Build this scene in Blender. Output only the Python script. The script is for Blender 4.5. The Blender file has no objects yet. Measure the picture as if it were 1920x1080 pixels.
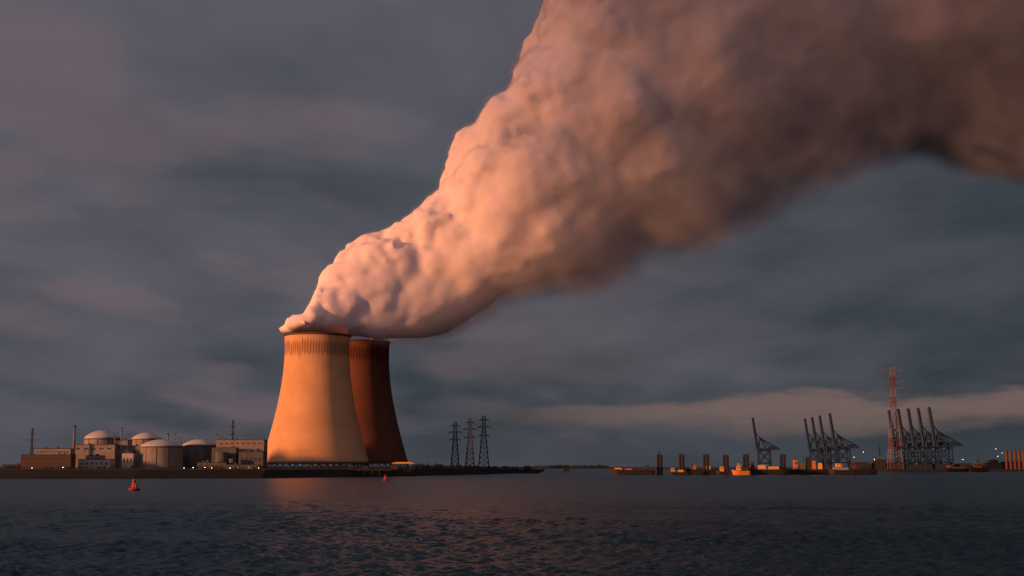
import bpy, math, random, time
import numpy as np
from mathutils import Vector, Matrix
from mathutils import noise as mn
import bmesh
T0=time.time()
random.seed(7)
scene=bpy.context.scene
col=scene.collection
TH=math.radians(7.16); CT=math.cos(TH); ST=math.sin(TH); CAMZ=10.0
def XZ(u,v,Y):
    up=(540-v)/2667.0; d=CT-up*ST
    return ((u-960)/2667.0/d*Y, CAMZ+Y*(ST+up*CT)/d)
def X(u,Y): return (u-960)*Y/2688.0
def Zv(v,Y): return XZ(960,v,Y)[1]

# ---------------- materials
def nt(mat):
    mat.use_nodes=True; n=mat.node_tree; n.nodes.clear(); return n
def mk(name,colr,rough=0.8,var=0.25,scale=0.2,metal=0.0,stretch=(1,1,1),col2=None):
    m=bpy.data.materials.new(name); t=nt(m); N=t.nodes; L=t.links
    out=N.new('ShaderNodeOutputMaterial'); p=N.new('ShaderNodeBsdfPrincipled')
    L.new(p.outputs[0],out.inputs[0])
    tc=N.new('ShaderNodeTexCoord'); mp=N.new('ShaderNodeMapping'); mp.inputs['Scale'].default_value=stretch
    L.new(tc.outputs['Object'],mp.inputs[0])
    no=N.new('ShaderNodeTexNoise'); no.inputs['Scale'].default_value=scale; no.inputs['Detail'].default_value=5
    L.new(mp.outputs[0],no.inputs['Vector'])
    mx=N.new('ShaderNodeMix'); mx.data_type='RGBA'
    rmp=N.new('ShaderNodeMapRange'); rmp.inputs[1].default_value=0.3; rmp.inputs[2].default_value=0.7
    L.new(no.outputs['Fac'],rmp.inputs[0]); L.new(rmp.outputs[0],mx.inputs[0])
    c2=col2 or tuple(c*(1-2*var) for c in colr)
    mx.inputs[6].default_value=(*c2,1); mx.inputs[7].default_value=(*[min(1,c*(1+var*0.5)) for c in colr],1)
    L.new(mx.outputs[2],p.inputs['Base Color'])
    p.inputs['Roughness'].default_value=rough; p.inputs['Metallic'].default_value=metal
    return m
def emis(name,c,s):
    m=bpy.data.materials.new(name); t=nt(m); o=t.nodes.new('ShaderNodeOutputMaterial'); e=t.nodes.new('ShaderNodeEmission')
    e.inputs[0].default_value=(*c,1); e.inputs[1].default_value=s; t.links.new(e.outputs[0],o.inputs[0])
    try: m.cycles.emission_sampling='NONE'
    except Exception: pass
    return m
M_cream=mk('cream_render',(0.24,0.22,0.205),var=0.18,scale=0.12)
M_white=mk('white_paint',(0.42,0.40,0.38),var=0.12,scale=0.2)
M_dome=mk('dome_paint',(0.50,0.49,0.49),var=0.08,scale=0.1,rough=0.6)
M_brick=mk('brick_wall',(0.075,0.042,0.036),var=0.2,scale=0.4)
M_grey=mk('grey_cladding',(0.09,0.095,0.10),var=0.15,scale=0.3,stretch=(1,1,0.1))
M_roof=mk('bitumen_roof',(0.03,0.03,0.03))
M_glass=mk('dark_glass',(0.05,0.052,0.055),rough=0.3,var=0.1)
M_steel=mk('galvanised_steel',(0.03,0.035,0.04),rough=0.6)
M_crane=mk('blue_grey_crane_paint',(0.004,0.034,0.095),rough=0.8)
M_dark=mk('dark_hull_paint',(0.012,0.011,0.011),rough=0.7,scale=0.5)
M_orange=mk('orange_paint',(0.66,0.22,0.05),rough=0.5,scale=0.6,var=0.15)
M_yellow=mk('yellow_paint',(0.85,0.46,0.08),rough=0.5,scale=0.6,var=0.1)
M_red=mk('red_buoy_paint',(0.45,0.010,0.012),rough=0.4,scale=1.0)
M_rust=mk('rusty_steel',(0.08,0.03,0.018),rough=0.9,scale=0.5)
M_silo=mk('weathered_orange_cladding',(0.13,0.055,0.035),rough=0.9,scale=0.2)
M_pile=mk('wet_timber_pile',(0.016,0.014,0.013),rough=0.9)
M_conc=mk('column_concrete',(0.07,0.065,0.06))
M_leaf=mk('foliage',(0.018,0.022,0.012),rough=0.9,scale=0.15)
M_lampl=emis('lamp_glow',(1,0.85,0.6),9.0)
M_chim=mk('chimney_concrete',(0.2,0.17,0.16),stretch=(1,1,.3))
def banded():
    m=bpy.data.materials.new('red_white_banded_steel'); t=nt(m); N=t.nodes; L=t.links
    o=N.new('ShaderNodeOutputMaterial'); p=N.new('ShaderNodeBsdfPrincipled'); L.new(p.outputs[0],o.inputs[0])
    tc=N.new('ShaderNodeTexCoord'); s=N.new('ShaderNodeSeparateXYZ'); L.new(tc.outputs['Object'],s.inputs[0])
    a=N.new('ShaderNodeMath'); a.operation='SINE'; b=N.new('ShaderNodeMath'); b.operation='MULTIPLY'; b.inputs[1].default_value=2*math.pi/44
    L.new(s.outputs[2],b.inputs[0]); L.new(b.outputs[0],a.inputs[0])
    c=N.new('ShaderNodeMath'); c.operation='GREATER_THAN'; c.inputs[1].default_value=-0.1; L.new(a.outputs[0],c.inputs[0])
    mx=N.new('ShaderNodeMix'); mx.data_type='RGBA'; mx.inputs[6].default_value=(0.18,0.19,0.22,1); mx.inputs[7].default_value=(0.14,0.07,0.075,1)
    L.new(c.outputs[0],mx.inputs[0]); L.new(mx.outputs[2],p.inputs['Base Color']); p.inputs['Roughness'].default_value=0.8
    return m
M_band=banded()

# ---------------- mesh builder
class MB:
    def __init__(s): s.v=[]; s.f=[]
    def box(s,x0,x1,y0,y1,z0,z1,tx=1,ty=1):
        cx,cy=(x0+x1)/2,(y0+y1)/2; b=len(s.v)
        for z,kx,ky in((z0,1,1),(z1,tx,ty)):
            for x,y in((x0,y0),(x1,y0),(x1,y1),(x0,y1)):
                s.v.append((cx+(x-cx)*kx,cy+(y-cy)*ky,z))
        s.f+=[(b,b+3,b+2,b+1),(b+4,b+5,b+6,b+7)]+[(b+i,b+(i+1)%4,b+4+(i+1)%4,b+4+i) for i in range(4)]
        return s
    def tube(s,p,q,r0,r1=None,n=4,cap=True):
        if r1 is None: r1=r0
        p=Vector(p);q=Vector(q);d=(q-p).normalized()
        a=d.orthogonal().normalized(); 
        if abs(d.z)>0.999: a=Vector((1,0,0))
        bb=d.cross(a); k=len(s.v)
        for c,r in((p,r0),(q,r1)):
            for i in range(n):
                t=2*math.pi*(i+0.5)/n
                s.v.append(tuple(c+a*math.cos(t)*r+bb*math.sin(t)*r))
        s.f+=[(k+i,k+(i+1)%n,k+n+(i+1)%n,k+n+i) for i in range(n)]
        if cap: s.f+=[tuple(range(k+n-1,k-1,-1)),tuple(range(k+n,k+2*n))]
        return s
    def rev(s,prof,n=48,c=(0,0,0),closed=False):
        k=len(s.v); m=len(prof)
        for r,z in prof:
            for i in range(n):
                t=2*math.pi*i/n; s.v.append((c[0]+r*math.cos(t),c[1]+r*math.sin(t),c[2]+z))
        for j in range(m-1 if not closed else m):
            j2=(j+1)%m
            for i in range(n):
                i2=(i+1)%n; s.f.append((k+j*n+i,k+j*n+i2,k+j2*n+i2,k+j2*n+i))
        return s
    def hull(s,L,B,D,bow=0.2,sheer=0.1,n=14):
        k=len(s.v)
        for i in range(n+1):
            t=i/n; x=-L/2+L*t
            w=max(0.05,(t/bow))**0.6 if t<bow else 1.0
            if t>0.97: w=0.85
            h=D*(1+sheer*3*max(0,(bow*1.6-t)/(bow*1.6)))
            off=-0.5*D*(1-t/bow) if t<bow else 0
            s.v+= [(x+off,-B/2*w,h),(x,-B/2*w*0.85,-0.6),(x,B/2*w*0.85,-0.6),(x+off,B/2*w,h)]
        for i in range(n):
            for j in range(4):
                a=k+i*4+j;b=k+i*4+(j+1)%4; s.f.append((a,b,b+4,a+4))
        s.f+=[(k,k+3,k+2,k+1),(k+n*4,k+n*4+1,k+n*4+2,k+n*4+3)]
        return s
    def obj(s,name,mat,parent=None,loc=(0,0,0),smooth=False,**kw):
        me=bpy.data.meshes.new(name); me.from_pydata(s.v,[],s.f); me.update()
        bm=bmesh.new(); bm.from_mesh(me); bmesh.ops.recalc_face_normals(bm,faces=bm.faces[:]); bm.to_mesh(me); bm.free()
        if smooth:
            for p in me.polygons: p.use_smooth=True
        me.materials.append(mat)
        o=bpy.data.objects.new(name,me); col.objects.link(o); o.location=loc
        if parent: o.parent=parent
        for a,b in kw.items(): o[a]=b
        return o
def empty(name,loc,label,category,group=None,rot=0):
    e=bpy.data.objects.new(name,None); col.objects.link(e); e.location=loc; e.rotation_euler=(0,0,rot)
    e['label']=label; e['category']=category
    if group: e['group']=group
    return e
def copy_tree(root,loc,rot=None,scale=None,label=None):
    r=root.copy(); col.objects.link(r); r.location=loc
    if rot is not None: r.rotation_euler=(0,0,rot)
    if scale: r.scale=(scale,)*3
    if label: r['label']=label
    def rec(src,dst):
        for c in list(src.children):
            k=c.copy(); col.objects.link(k); k.parent=dst; rec(c,k)
    rec(root,r); return r

# ---------------- camera
cam=bpy.data.cameras.new('camera'); co=bpy.data.objects.new('camera',cam); col.objects.link(co)
cam.lens=50.0; cam.sensor_width=36; cam.clip_end=60000; cam.clip_start=1
co.location=(0,0,CAMZ); co.rotation_euler=(math.pi/2+TH,0,0); scene.camera=co
scene.view_settings.view_transform='Standard'; scene.view_settings.look='None'; scene.view_settings.exposure=0

# ---------------- sun
AZ=math.radians(30); EL=math.radians(6)
Ldir=Vector((-math.cos(AZ)*math.cos(EL),-math.sin(AZ)*math.cos(EL),math.sin(EL)))
sl=bpy.data.lights.new('sun','SUN'); so=bpy.data.objects.new('sun',sl); col.objects.link(so)
sl.energy=5.0; sl.color=(1.0,0.37,0.14); sl.angle=math.radians(4)
so.rotation_euler=Ldir.to_track_quat('Z','Y').to_euler()

# ---------------- world
w=bpy.data.worlds.new('World'); scene.world=w; w.use_nodes=True
t=w.node_tree; N=t.nodes; L=t.links; N.clear()
def math_(op,a,b=None,c=None,clamp=False,tree=None):
    tr=tree or t
    n=tr.nodes.new('ShaderNodeMath'); n.operation=op; n.use_clamp=clamp
    for i,vv in enumerate((a,b,c)):
        if vv is None: continue
        if isinstance(vv,(int,float)): n.inputs[i].default_value=vv
        else: tr.links.new(vv,n.inputs[i])
    return n.outputs[0]
def mapr(v,a,b,c=0,d=1,tree=None,smooth=True):
    tr=tree or t
    n=tr.nodes.new('ShaderNodeMapRange'); n.interpolation_type='SMOOTHSTEP' if smooth else 'LINEAR'
    tr.links.new(v,n.inputs[0])
    for i,k in enumerate((a,b,c,d)): n.inputs[i+1].default_value=k
    return n.outputs[0]
def mixc(f,a,b):
    n=N.new('ShaderNodeMix'); n.data_type='RGBA'
    if isinstance(f,(int,float)): n.inputs[0].default_value=f
    else: L.new(f,n.inputs[0])
    for i,k in((6,a),(7,b)):
        if isinstance(k,tuple): n.inputs[i].default_value=(*k,1)
        else: L.new(k,n.inputs[i])
    return n.outputs[2]
tc=N.new('ShaderNodeTexCoord'); sep=N.new('ShaderNodeSeparateXYZ'); L.new(tc.outputs['Generated'],sep.inputs[0])
dx,dy,dz=sep.outputs
zz=math_('MAXIMUM',dz,0.0)
den=math_('ADD',zz,0.38)
px=math_('DIVIDE',dx,den); py=math_('DIVIDE',dz,den)
cmb=N.new('ShaderNodeCombineXYZ'); L.new(px,cmb.inputs[0]); L.new(math_('MULTIPLY',py,2.6),cmb.inputs[1]); L.new(math_('MULTIPLY',dy,0.8),cmb.inputs[2])
def noise(vec,scale,detail,rough=0.55,off=(0,0,0),st=(1,1,1),dist=0.0):
    mp=N.new('ShaderNodeMapping'); L.new(vec,mp.inputs[0]); mp.inputs['Location'].default_value=off; mp.inputs['Scale'].default_value=st
    n=N.new('ShaderNodeTexNoise'); n.inputs['Scale'].default_value=scale; n.inputs['Detail'].default_value=detail; n.inputs['Roughness'].default_value=rough
    n.inputs['Distortion'].default_value=dist
    L.new(mp.outputs[0],n.inputs['Vector']); return n.outputs['Fac']
n1=noise(cmb.outputs[0],2.8,2,0.4,(3.1,1.7,0),(0.9,1,1))
n2=noise(cmb.outputs[0],7.5,5,0.5,(7.1,4.7,0),(0.85,1.1,1))
f=math_('ADD',math_('MULTIPLY',math_('SUBTRACT',n1,0.5),1.2),math_('MULTIPLY',math_('SUBTRACT',n2,0.5),1.15))
f=math_('ADD',f,math_('MULTIPLY',zz,1.3))
f=math_('SUBTRACT',f,math_('MULTIPLY',dx,0.95))
f=math_('ADD',f,0.34,clamp=True)
base=mixc(f,(0.029,0.040,0.051),(0.103,0.100,0.124))
pk=mapr(noise(cmb.outputs[0],4.6,4,0.45,(11.3,2.2,0),(0.75,1.1,1)),0.47,0.64)
pk=math_('MULTIPLY',pk,mapr(dx,0.2,-0.2,0.1,0.9))
base=mixc(math_('MULTIPLY',pk,0.65),base,(0.158,0.117,0.130))
bt=noise(cmb.outputs[0],7.0,5,0.55,(2.3,8.1,0),(0.6,1,1))
zb=math_('ADD',zz,math_('MULTIPLY',math_('SUBTRACT',bt,0.5),0.045))
band=math_('MULTIPLY',mapr(zb,0.020,0.040),mapr(zb,0.051,0.042))
band=math_('MULTIPLY',band,mapr(dx,-0.08,0.15))
base=mixc(math_('MULTIPLY',band,0.8),base,(0.180,0.122,0.108))
low=mapr(zz,0.035,0.0)
base=mixc(math_('MULTIPLY',low,0.6),base,(0.045,0.052,0.066))
# glow of the sunset sky around the low sun (behind the viewer)
dt=N.new('ShaderNodeVectorMath'); dt.operation='DOT_PRODUCT'; L.new(tc.outputs['Generated'],dt.inputs[0]); dt.inputs[1].default_value=(-0.5,-0.86,0.10)
gl_=mapr(dt.outputs['Value'],0.15,0.95)
gl_=math_('MULTIPLY',gl_,mapr(dz,-0.02,0.02))
base=mixc(gl_,base,(0.44,0.30,0.33))
sky=N.new('ShaderNodeTexSky'); sky.sky_type='NISHITA'; sky.sun_disc=False; sky.sun_elevation=EL
sky.sun_rotation=math.atan2(Ldir.x,Ldir.y)
bg1=N.new('ShaderNodeBackground'); L.new(base,bg1.inputs[0]); bg1.inputs[1].default_value=1.0
bg2=N.new('ShaderNodeBackground'); L.new(sky.outputs[0],bg2.inputs[0]); bg2.inputs[1].default_value=0.0008
ad=N.new('ShaderNodeAddShader'); L.new(bg1.outputs[0],ad.inputs[0]); L.new(bg2.outputs[0],ad.inputs[1])
wo=N.new('ShaderNodeOutputWorld'); L.new(ad.outputs[0],wo.inputs[0])

# ---------------- water
mw=bpy.data.materials.new('river_water'); t2=nt(mw); N2=t2.nodes; L2=t2.links
o2=N2.new('ShaderNodeOutputMaterial'); p2=N2.new('ShaderNodeBsdfPrincipled'); L2.new(p2.outputs[0],o2.inputs[0])
p2.inputs['Base Color'].default_value=(0.004,0.028,0.052,1); p2.inputs['Roughness'].default_value=0.24; p2.inputs['IOR'].default_value=1.33
p2.inputs['Specular IOR Level'].default_value=0.18
tcw=N2.new('ShaderNodeTexCoord')
hs=None
for sc,st,amp,det in((0.12,(1,1.6,1),0.9,4),(0.8,(0.8,1.3,1),0.5,4),(2.6,(0.8,1.2,1),0.2,3)):
    mp=N2.new('ShaderNodeMapping'); mp.inputs['Scale'].default_value=st; mp.inputs['Rotation'].default_value=(0,0,0.35); L2.new(tcw.outputs['Object'],mp.inputs[0])
    n=N2.new('ShaderNodeTexNoise'); n.inputs['Scale'].default_value=sc; n.inputs['Detail'].default_value=det; n.inputs['Roughness'].default_value=0.6; n.inputs['Distortion'].default_value=0.4
    L2.new(mp.outputs[0],n.inputs['Vector'])
    h=math_('MULTIPLY',n.outputs['Fac'],amp,tree=t2)
    hs=h if hs is None else math_('ADD',hs,h,tree=t2)
b=N2.new('ShaderNodeBump'); b.inputs['Strength'].default_value=1.0; b.inputs['Distance'].default_value=1.0
L2.new(hs,b.inputs['Height']); L2.new(b.outputs[0],p2.inputs['Normal'])
rng=np.random.default_rng(3)
Ya,Yb=88.0,1100.0; NR=700; NC=900; KW=0.6
rows=Ya*np.exp(np.linspace(0,np.log(Yb/Ya),NR)); cc=np.linspace(-KW,KW,NC)
Yg,Cg=np.meshgrid(rows,cc,indexing='ij'); Xg=Yg*Cg
dYr=Yg*np.log(Yb/Ya)/NR
Zg=np.zeros_like(Xg)
gust=np.zeros_like(Xg)
for k in range(6):
    lam=rng.uniform(60,220); a=rng.uniform(0,math.pi); gust+=np.sin(2*np.pi/lam*(Xg*math.cos(a)+1.8*Yg*math.sin(a))+rng.uniform(0,6.28))
gust=1+0.10*gust
for k in range(84):
    lam=0.6*math.exp(rng.uniform(0,math.log(4.2/0.6)))
    a=math.radians(rng.normal(72,38)); kk=2*math.pi/lam
    amp=0.0135*lam**0.6
    ph=kk*(Xg*math.cos(a)+Yg*math.sin(a))+rng.uniform(0,6.28)+1.1*np.sin(Xg/(lam*2.7)+k)+1.1*np.sin(Yg/(lam*3.9)+2*k)
    fil=np.clip(lam/(dYr*1.6)-1.0,0,1)
    s_=np.sin(ph); Zg+=amp*fil*(s_+0.4*np.abs(s_)-0.25)
er=np.minimum(1,(KW-np.abs(Cg))/0.05)*np.minimum(1,(Yg-Ya)/8)*np.minimum(1,(Yb-Yg)/60)
Zg*=er*gust
V=np.stack([Xg,Yg,Zg],-1).reshape(-1,3)
idx=np.arange(NR*NC).reshape(NR,NC)
F=np.stack([idx[:-1,:-1],idx[:-1,1:],idx[1:,1:],idx[1:,:-1]],-1).reshape(-1,4)
ext=np.array([(-40000,-3000,0),(40000,-3000,0),(40000,50000,0),(-40000,50000,0)],float)
n0=len(V); c_=[idx[0,0],idx[0,-1],idx[-1,-1],idx[-1,0]]
F2=np.array([(n0,n0+1,c_[1],c_[0]),(n0+1,n0+2,c_[2],c_[1]),(n0+2,n0+3,c_[3],c_[2]),(n0+3,n0,c_[0],c_[3])])
V=np.vstack([V,ext]); F=np.vstack([F,F2])
wm=bpy.data.meshes.new('water'); wm.vertices.add(len(V)); wm.vertices.foreach_set('co',V.ravel())
wm.loops.add(F.size); wm.loops.foreach_set('vertex_index',F.ravel().astype(np.int32))
wm.polygons.add(len(F)); wm.polygons.foreach_set('loop_start',np.arange(0,F.size,4,dtype=np.int32)); wm.polygons.foreach_set('loop_total',np.full(len(F),4,dtype=np.int32))
wm.polygons.foreach_set('use_smooth',np.ones(len(F),dtype=bool)); wm.update(calc_edges=True)
wm.materials.append(mw)
wo_=bpy.data.objects.new('water',wm); col.objects.link(wo_); wo_['kind']='structure'; wo_['label']='dark choppy river water at dusk'

# ---------------- ground
mg=mk('dike_grass_and_soil',(0.005,0.006,0.005),rough=1,scale=0.02,var=0.3)
shore=[(-9000,1180),(X(0,1200),1200),(X(250,1215),1215),(X(490,1260),1260),(X(700,1420),1420),(X(800,1600),1600),(X(900,1850),1850),(X(1010,2350),2350),(75,3300),(100,7000),(490,7000),(555,3650),(575,3420),(700,3250),(780,2960),(1500,2900),(9000,2800)]
m=MB(); 
for i,(x,y) in enumerate(shore):
    h=7.6 if y<2200 else 4.5
    if y>6000: h=5
    m.v+= [(x,y,-2),(x,y+4,0.6),(x,y+22,h),(x,y+34,h),(x*1.0,max(12000,y+3000),h),(x*1.0,40000,h)]
for i in range(len(shore)-1):
    for j in range(5): a=i*6+j; m.f.append((a,a+6,a+7,a+1))
m.obj('ground',mg,kind='structure',label='dark grassy river dike and flat polder land')
GZ=7.6

# ---------------- cooling towers
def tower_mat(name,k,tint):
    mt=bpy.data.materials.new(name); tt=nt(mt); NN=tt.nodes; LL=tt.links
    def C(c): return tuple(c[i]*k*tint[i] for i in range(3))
    o3=NN.new('ShaderNodeOutputMaterial'); p3=NN.new('ShaderNodeBsdfPrincipled'); LL.new(p3.outputs[0],o3.inputs[0]); p3.inputs['Roughness'].default_value=0.95
    p3.inputs['Specular IOR Level'].default_value=0.1
    uv=NN.new('ShaderNodeUVMap'); uv.uv_map='UVMap'
    def tn(st,sc,det,r=0.6):
        mp=NN.new('ShaderNodeMapping'); mp.inputs['Scale'].default_value=st; LL.new(uv.outputs[0],mp.inputs[0])
        n=NN.new('ShaderNodeTexNoise'); n.inputs['Scale'].default_value=sc; n.inputs['Detail'].default_value=det; n.inputs['Roughness'].default_value=r
        LL.new(mp.outputs[0],n.inputs['Vector']); return n.outputs['Fac']
    def cm(f,a,b_):
        n=NN.new('ShaderNodeMix'); n.data_type='RGBA'; LL.new(f,n.inputs[0])
        for i,q in((6,a),(7,b_)):
            if isinstance(q,tuple): n.inputs[i].default_value=(*q,1)
            else: LL.new(q,n.inputs[i])
        return n.outputs[2]
    su=NN.new('ShaderNodeSeparateXYZ'); LL.new(uv.outputs[0],su.inputs[0]); UU,VV=su.outputs[0],su.outputs[1]
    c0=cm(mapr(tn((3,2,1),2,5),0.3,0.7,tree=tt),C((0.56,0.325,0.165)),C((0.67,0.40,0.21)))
    stk=mapr(tn((160,1.2,1),1,3),0.45,0.62,tree=tt)
    c0=cm(math_('MULTIPLY',math_('MULTIPLY',stk,mapr(VV,0.45,0.9,0.1,0.6,tree=tt),tree=tt),0.45,tree=tt),c0,C((0.36,0.20,0.11)))
    rib=math_('SINE',math_('MULTIPLY',UU,2*math.pi*72,tree=tt),tree=tt)
    rib=mapr(rib,0.1,0.8,tree=tt)
    edge=math_('ADD',VV,math_('MULTIPLY',tn((90,0.5,1),1,3),0.12,tree=tt),tree=tt)
    band=math_('MULTIPLY',mapr(edge,0.87,0.92,tree=tt),mapr(edge,1.02,0.975,tree=tt),tree=tt)
    c0=cm(math_('MULTIPLY',math_('MULTIPLY',band,mapr(rib,0,1,0.4,1,tree=tt),tree=tt),0.85,tree=tt),c0,C((0.13,0.06,0.035)))
    ring=math_('SINE',math_('MULTIPLY',VV,2*math.pi*60,tree=tt),tree=tt)
    c0=cm(mapr(ring,0.85,1.0,0,0.12,tree=tt),c0,C((0.24,0.14,0.08)))
    LL.new(c0,p3.inputs['Base Color']); return mt
mt1=tower_mat('tower_concrete',1.0,(1,1,1)); mt2=tower_mat('shade_toned_stained_concrete',0.27,(1.0,0.72,0.9))  # rear tower shares the stains; whole colour darkened to stand in for shade
mt_dark=mk('stained_tower_rim',(0.07,0.05,0.04))
def cooling_tower(cx,cy,zb,H,mt,label):
    e=empty('cooling_tower',(cx,cy,GZ),label,'cooling tower','pair of cooling towers')
    r0=61*0.7028; bsc=162*0.7028; zt=211*0.7028*(H/168.0); zoff=zb-GZ
    n=144; rws=70
    me=bpy.data.meshes.new('shell'); v=[];f=[];uvs=[]
    def rr(z): return r0*math.sqrt(1+((z-zt)/bsc)**2)
    for inn in(0,1):
        k=len(v)
        for j in range(rws+1):
            z=H*j/rws
            for i in range(n+1):
                a=2*math.pi*i/n; r=rr(z)-1.2*inn
                v.append((r*math.cos(a),r*math.sin(a),z+zoff)); uvs.append((i/n,j/rws*(1-0.5*inn)))
        for j in range(rws):
            for i in range(n):
                a=k+j*(n+1)+i; q=(a,a+1,a+n+2,a+n+1); f.append(q[::-1] if inn else q)
    for i in range(n):
        a=rws*(n+1)+i; f.append((a,a+1,k+a+1,k+a)); f.append((i+1,i,k+i,k+i+1))
    me.from_pydata(v,[],f); me.update()
    ul=me.uv_layers.new(name='UVMap')
    for lp in me.loops: ul.data[lp.index].uv=uvs[lp.vertex_index]
    for p in me.polygons: p.use_smooth=True
    me.materials.append(mt)
    s=bpy.data.objects.new('shell',me); col.objects.link(s); s.parent=e
    rt=rr(H)
    MB().rev([(rt+0.01,H+zoff-2.2),(rt+1.1,H+zoff-2.0),(rt+1.1,H+zoff+0.4),(rt-1.6,H+zoff+0.4),(rt-1.6,H+zoff-0.1)],n=96).obj('rim',mt_dark,e)
    rb=rr(0)
    MB().rev([(rb-2.2,0.01),(rb+0.7,0.01),(rb+0.7,2.0),(rb-2.2,2.0)],n=96,c=(0,0,zoff-2),closed=True).obj('lintel_ring',M_conc,e)
    MB().rev([(rb+5,-1),(rb+5,1.8),(rb+3.6,1.8),(rb+3.6,-1)],n=96,closed=True).obj('basin_wall',M_conc,e)
    ncol=44; m=MB(); da=math.pi/ncol
    for sgn in(-1,1):
        m.tube(((rb+2.5),0,-0.5),((rb-0.6)*math.cos(sgn*da),(rb-0.6)*math.sin(sgn*da),zoff-1.8),0.55,n=6)
    c0_=m.obj('support_column',M_conc,e)
    for i in range(1,ncol):
        c=c0_.copy(); col.objects.link(c); c.parent=e; c.rotation_euler=(0,0,2*math.pi*i/ncol)
    return e
Y1,Y2=1889.0,2055.0
x1=X(591,Y1); x2=X(671,Y2)
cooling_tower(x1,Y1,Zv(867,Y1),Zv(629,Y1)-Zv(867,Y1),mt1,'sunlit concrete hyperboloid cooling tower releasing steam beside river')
cooling_tower(x2,Y2,Zv(867,Y2),Zv(641,Y2)-Zv(867,Y2),mt2,'stained concrete cooling tower, colour darkened as shade, behind its sunlit twin')

# ---------------- site buildings
def window_set(e,x0,x1,z0,z1,nx,nz,y,wfrac=0.6,hfrac=0.45):
    cw=(x1-x0)/nx; ch=(z1-z0)/nz; base=None
    for i in range(nx):
        for j in range(nz):
            cx=x0+cw*(i+.5); cz=z0+ch*(j+.55)
            if base is None:
                m=MB().box(-cw*wfrac/2,cw*wfrac/2,-0.12,0.1,-ch*hfrac/2,ch*hfrac/2)
                o=m.obj('window',M_glass,e,(cx,y,cz)); base=o
            else:
                o=base.copy(); col.objects.link(o); o.parent=e; o.location=(cx,y,cz)
def building(name,label,u0,u1,vt,Y,D,mat,win=None,zb=GZ-0.5,cat='industrial building',wz=None):
    xa,xb=X(u0,Y),X(u1,Y); H=Zv(vt,Y)-zb; W=xb-xa
    e=empty(name,((xa+xb)/2,Y,zb),label,cat)
    MB().box(-W/2,W/2,0,D,0,H).obj('wall',mat,e)
    pr=MB(); pr.box(-W/2-0.15,W/2+0.15,-0.15,D+0.15,H+0.002,H+0.7)
    pr.obj('roof',M_roof,e)
    if win:
        z0,z1=wz or (0.15,0.95)
        window_set(e,-W/2*0.92,W/2*0.92,H*z0,H*z1,win[0],win[1],-0.05,0.5,0.26)
    MB().box(W*0.3,W*0.3+2.2,-0.14,0.1,0.5,3.2).obj('door',M_dark,e)
    for k in range(random.randint(1,3)):
        xx=random.uniform(-W*0.4,W*0.35); ww=random.uniform(1.5,3.5)
        MB().box(xx,xx+ww,D*0.3,D*0.3+ww,H+0.7,H+0.7+random.uniform(1.2,2.6)).obj('roof_vent',M_grey,e)
    return e
building('office_building','low brick office building with rows of dark windows',38,132,853,1560,18,M_brick,(14,2))
building('office_annex','pale rooftop office storey above the brick offices',64,131,842,1590,16,M_cream,(10,1),wz=(0.72,0.98))
building('auxiliary_building','pale blocky auxiliary building under white reactor dome',134,214,834,1650,40,M_cream,(5,1),wz=(0.7,0.95))
building('service_building','low pale stepped service building',146,206,862,1600,20,M_white,(6,1))
building('service_building','pale stepped service building with flat roof',160,190,855,1612,14,M_cream,(4,1),wz=(0.5,0.95))
building('stair_tower_block','narrow pale concrete access block',214,238,826,1665,20,M_cream,(2,2))
building('pump_building','pale pump building with vertical strips',228,249,850,1610,16,M_white,(3,1))
building('turbine_hall','long grey turbine hall with flat roof',296,420,836,1720,35,M_grey,(10,1),wz=(0.75,0.95))
building('turbine_hall','long pale turbine hall with high flat roof',405,494,825,1610,24,M_cream,(8,1),wz=(0.8,0.95))
building('switchgear_building','grey boxy switchgear building beside turbine hall',447,493,848,1580,20,M_grey,(5,1))
building('workshop','low grey workshop beside dark round tank',396,442,840,1590,14,M_grey,(4,1))
building('gate_house','small white low gate house near dike',370,424,868,1560,12,M_grey,(5,1))
building('store_shed','low long shed near the cooling tower',424,486,872,1560,10,M_grey,(6,1))
building('store_shed','low dark shed at edge of the plant',4,36,872,1560,12,M_roof,(4,1))
building('connecting_gallery','pale gallery linking the reactor buildings',232,300,836,1720,24,M_cream,(6,1),wz=(0.6,0.9))
def reactor(u0,u1,vt,vs,Y,label,mat=M_cream):
    R=(X(u1,Y)-X(u0,Y))/2; xc=(X(u0,Y)+X(u1,Y))/2; zs=Zv(vs,Y)-GZ; zt=Zv(vt,Y)-GZ
    e=empty('reactor_building',(xc,Y+R,GZ),label,'reactor building','domed reactor buildings')
    MB().rev([(R,-0.5),(R,zs)],n=72).obj('containment_wall',mat,e,smooth=True)
    dh=zt-zs; Rs=(R*R+dh*dh)/(2*dh)
    prof=[]
    for i in range(13):
        r=R*1.0*(1-i/12.0); prof.append((max(r,0.02),zs+math.sqrt(max(0,Rs*Rs-r*r))-(Rs-dh)+0.6))
    MB().rev([(R*0.985,zs),(R*0.985,zs+0.6)]+prof,n=72).obj('dome',M_dome,e,smooth=True)
    MB().rev([(R+0.02,zs-1.0),(R+0.7,zs-1.0),(R+0.7,zs+0.2),(R+0.02,zs+0.2)],n=72).obj('cornice',M_grey,e)
    for k in range(5):
        a=math.radians(-150+k*30); 
        MB().box(-0.5,0.5,-0.35,0.35,0,zs-1.1).obj('buttress',mat,e,(math.cos(a)*(R+0.2),math.sin(a)*(R+0.2),0)).rotation_euler=(0,0,a+math.pi/2)
    MB().tube((0,0,zt+0.5),(0,0,zt+2.5),0.5,0.3,8).obj('vent',M_steel,e)
    return e
reactor(146,214,807,822,1700,'reactor building with pale white dome and blocky walls')
reactor(238,294,811,823,1790,'distant reactor building with flat pale dome')
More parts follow.
